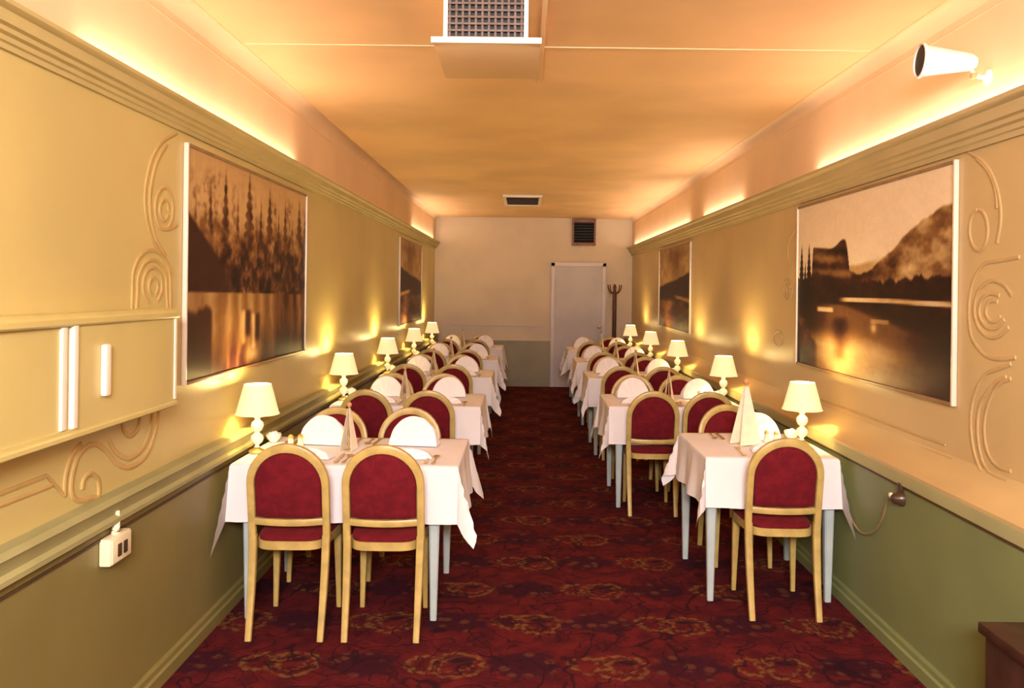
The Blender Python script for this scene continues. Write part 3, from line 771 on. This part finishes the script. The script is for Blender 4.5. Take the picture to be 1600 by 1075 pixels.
def make_sugar():
    t = thing('sugar_bowl', '', 'bowl')
    MB().lathe([(0, 0), (.022, .001), (.024, .006), (.036, .018), (.043, .036), (.040, .046), (.036, .044), (.03, .03), (0, .012)], 20).build('bowl', M['ceramic'], t)
    mb = MB()
    rr = random.Random(3)
    for k in range(9):
        a = rr.random()*6.28; r = rr.random()*.022; z = .034+rr.random()*.018
        mb.bbox(r*math.cos(a)-.007, r*math.cos(a)+.007, r*math.sin(a)-.007, r*math.sin(a)+.007, z-.007, z+.007, .0015)
    so_ = mb.build('sugar_cubes', M['napkin'], t); so_['kind'] = 'stuff'
    return t
SUGAR = make_sugar()

def make_cloth(hx, hy, d, seed, xmin, xmax, top):
    """square-cornered cloth draped over a table of half sizes hx, hy; local z=0 at floor"""
    rr = random.Random(seed)
    ph = [rr.random()*6.28 for _ in range(8)]
    def axis(h, n):
        inn = [h*(-1+2*k/n) for k in range(n+1)]
        over = [.006, .02, .05, .09, .13, .17, .21, .25]
        ov = [o*d/.25 for o in over]
        return [-h-o for o in ov[::-1]]+inn+[h+o for o in ov]
    U, V = axis(hx, 26), axis(hy, 20)
    vs = []
    def flare(s_, L, p):
        wnd = min(1, max(0, (L-abs(s_))/.12)); return .05+wnd*(.05+.07*math.sin(s_*17+p)+.03*math.sin(s_*41+2*p))*.9
    for v in V:
        for u in U:
            du, dv = max(0, abs(u)-hx), max(0, abs(v)-hy)
            su, sv = math.copysign(1, u), math.copysign(1, v)
            x, y, z = max(-hx, min(hx, u)), max(-hy, min(hy, v)), top
            if du > 0 and dv > 0:
                r = math.hypot(du, dv); th = math.atan2(dv, du)
                k = (0 if su < 0 else 1)+(0 if sv < 0 else 2)
                f = .05+.26*math.sin(2*th)**2+.10*math.sin(2*th)*math.sin(6*th+ph[k])
                e = r*f; z = top-math.sqrt(max(0, r*r-e*e))
                wall_side = (su < 0 and xmin > -5) or (su > 0 and xmax < 5)
                if wall_side:
                    r *= 1+.22*math.sin(2*th)**2
                    e = r*(.05+.37*math.sin(2*th)**2); z = top-math.sqrt(max(0, r*r-e*e)); y += sv*(e+.004); x += su*(.05*r+.004)
                else:
                    x += su*(e*math.cos(th)+.004); y += sv*(e*math.sin(th)+.004)
            elif du > 0:
                e = du*flare(y, hy, ph[4+(su > 0)]); x += su*(e+.004); z = top-math.sqrt(max(0, du*du-e*e))
            elif dv > 0:
                e = dv*flare(x, hx, ph[6+(sv > 0)]); y += sv*(e+.004); z = top-math.sqrt(max(0, dv*dv-e*e))
            else:
                z += .0012*math.sin(x*9+ph[0])*math.sin(y*8+ph[1])
            slack = .024 if z < top-.05 else 0          # below the rail the cloth can hang nearer the wainscot
            vs.append((max(xmin-slack, min(xmax+slack, x)), y, z))
    n = len(U)
    fs = [(j*n+i, j*n+i+1, (j+1)*n+i+1, (j+1)*n+i) for j in range(len(V)-1) for i in range(n-1)]
    mb = MB().add(vs, fs)
    return mb
TOP = .745
def make_table(name_loc, hx, hy, legs, label):
    t = thing('dining_table', label, 'table', name_loc, 0, 'dining tables under white cloths')
    MB().bbox(-hx, hx, -hy, hy, TOP-.022, TOP, .004).build('tabletop', M['tabletop'], t)
    lx0, lx1, ly = legs
    mb = MB()
    for y in (-ly, ly): mb.box(lx0, lx1, y-.01, y+.01, .63, TOP-.022)
    for x in (lx0, lx1): mb.box(x-.01, x+.01, -ly, ly, .63, TOP-.022)
    mb.build('apron', M['leg_paint'], t)
    for x in (lx0, lx1):
        for y in (-ly, ly):
            MB().tube([(x, y, 0), (x, y, .45), (x, y, TOP-.022)], [.016, .026, .031], [.016, .026, .031], 8, up=(0, 1, 0), sq=True).build('leg', M['leg_paint'], t)
    return t

ORD = ['first', 'second', 'third', 'fourth', 'fifth']
used = set()
def fresh(proto, loc, rz, label, group):
    k = proto.name
    if k in used: o = copy_tree(proto)
    else: o = proto; used.add(k)
    o.location = loc; o.rotation_euler = (0, 0, rz); o['label'] = label; o['group'] = group
    return o
def row(side, centres, chairs_of, rect_of, lamp_of, d_of):
    W_ = 'forest photograph' if side < 0 else 'lake photograph'
    for i, c in enumerate(centres):
        x0, x1 = rect_of(i); cx, hx, hy = (x0+x1)/2, (x1-x0)/2, .375
        tl = '%s table of the %s row' % (ORD[i], W_)
        if side < 0: lg = (x0+.08-cx, x1-.11-cx, .335)
        else: lg = ((.035 if i == 0 else .075)+x0-cx, x1-.035-cx, .335)
        make_table((cx, c, 0), hx, hy, lg, 'pale-legged dining table, %s from the camera under the %s wall' % (ORD[i], W_))
        mb = make_cloth(hx, hy, d_of(i), i*7+(1 if side > 0 else 0), (WL+.034 if side < 0 else -9)-cx, (9 if side < 0 else WR-.034)-cx, TOP+.004)
        tag(mb.build('tablecloth', M['cloth'], smooth=60), 'white tablecloth hanging over the %s' % tl, 'tablecloth', 'white tablecloths').location = (cx, c, 0)
        zt = TOP+.0065
        xs = chairs_of(i)
        for k, x in enumerate(xs):
            nx = .06 if len(xs) == 1 else ((.025, .08)[k] if side < 0 else (-.055, .065)[k])
            sd = '' if len(xs) == 1 else ('wall-side ' if (k == 0) == (side < 0) else 'aisle-side ')
            for fc in (0, 1):
                far = fc == 1
                yb_ = c+.56 if far else c-.56
                lab = ('gilt %schair with crimson back, facing the camera, %s' if far else 'gilt %schair with crimson back, turned away, %s') % (sd, tl)
                fresh(CHAIR, (x+random.uniform(-.004, .004)+((.0 if far else .036) if i == 0 and side < 0 else 0), yb_+random.uniform(-.012, .012), 0), PI+random.uniform(-.03, .03) if far else random.uniform(-.03, .03), lab, 'gilt chairs with crimson backs')
                place = '%s%s place, %s' % (sd, 'far' if far else 'near', tl)
                dirn = 1 if far else -1
                fresh(NAPKIN, (x+nx, c+(.16 if far else -.20), zt), random.uniform(-.2, .2), 'white fan-folded napkin at the '+place, 'fan-folded napkins').scale = (.94, .94, .92) if far else (.92, .92, .30)
                sgn = -dirn          # diner's right side in world x
                for kind, off in (('knife', .165), ('spoon', .205), ('fork', -.165)):
                    rz = PI if far else 0
                    xx = x+.03+sgn*off
                    if x0+.03 < xx < x1-.03:
                        fresh(CUT[kind], (xx, c+dirn*.235, zt), rz+random.uniform(-.05, .05), 'gold-toned %s at the %s' % (kind, place), 'gold-toned %ss' % kind)
        lx, ly = lamp_of(i, c)
        fresh(LAMP, (lx, ly, zt), random.uniform(0, 6), 'lit lamp with pale shade on the %s' % tl, 'lit table lamps')
        m = -side
        if i == 0 and side > 0: mx, my, mr = 1.245, c-.02, .45
        elif side < 0: mx, my, mr = -.905, c-.02, 1.42
        else: mx, my, mr = 1.14, c, 1.25
        fresh(MENU, (mx, my, zt), mr, 'pale menu stand with round knob on the %s' % tl, 'menu stands').scale = (1, 1, 1) if (i == 0 and side > 0) else (.72, .72, .68)
        sx = lx-side*.13
        fresh(SALT, (sx, c+.05, zt), 0, 'salt shaker beside the lamp on the %s' % tl, 'salt shakers')
        fresh(PEPPER, (sx-side*.045, c+.075, zt), 0, 'pepper shaker beside the lamp on the %s' % tl, 'pepper shakers')
        fresh(SUGAR, (lx+side*.005, c+.20, zt), 0, 'white sugar bowl behind the lamp on the %s' % tl, 'sugar bowls')

row(-1, [4.36, 6.40, 8.42, 10.42, 12.43], lambda i: (-1.10, -.665), lambda i: (-1.395, -.31), lambda i, c: (-1.358, c-.10), lambda i: .272)
row(1, [4.66, 6.50, 8.45, 10.25, 12.2], lambda i: (1.295,) if i == 0 else (.93, 1.33), lambda i: (.95, 1.63) if i == 0 else (.64, 1.63), lambda i, c: (1.565, c+.0), lambda i: .255 if i == 0 else .275)
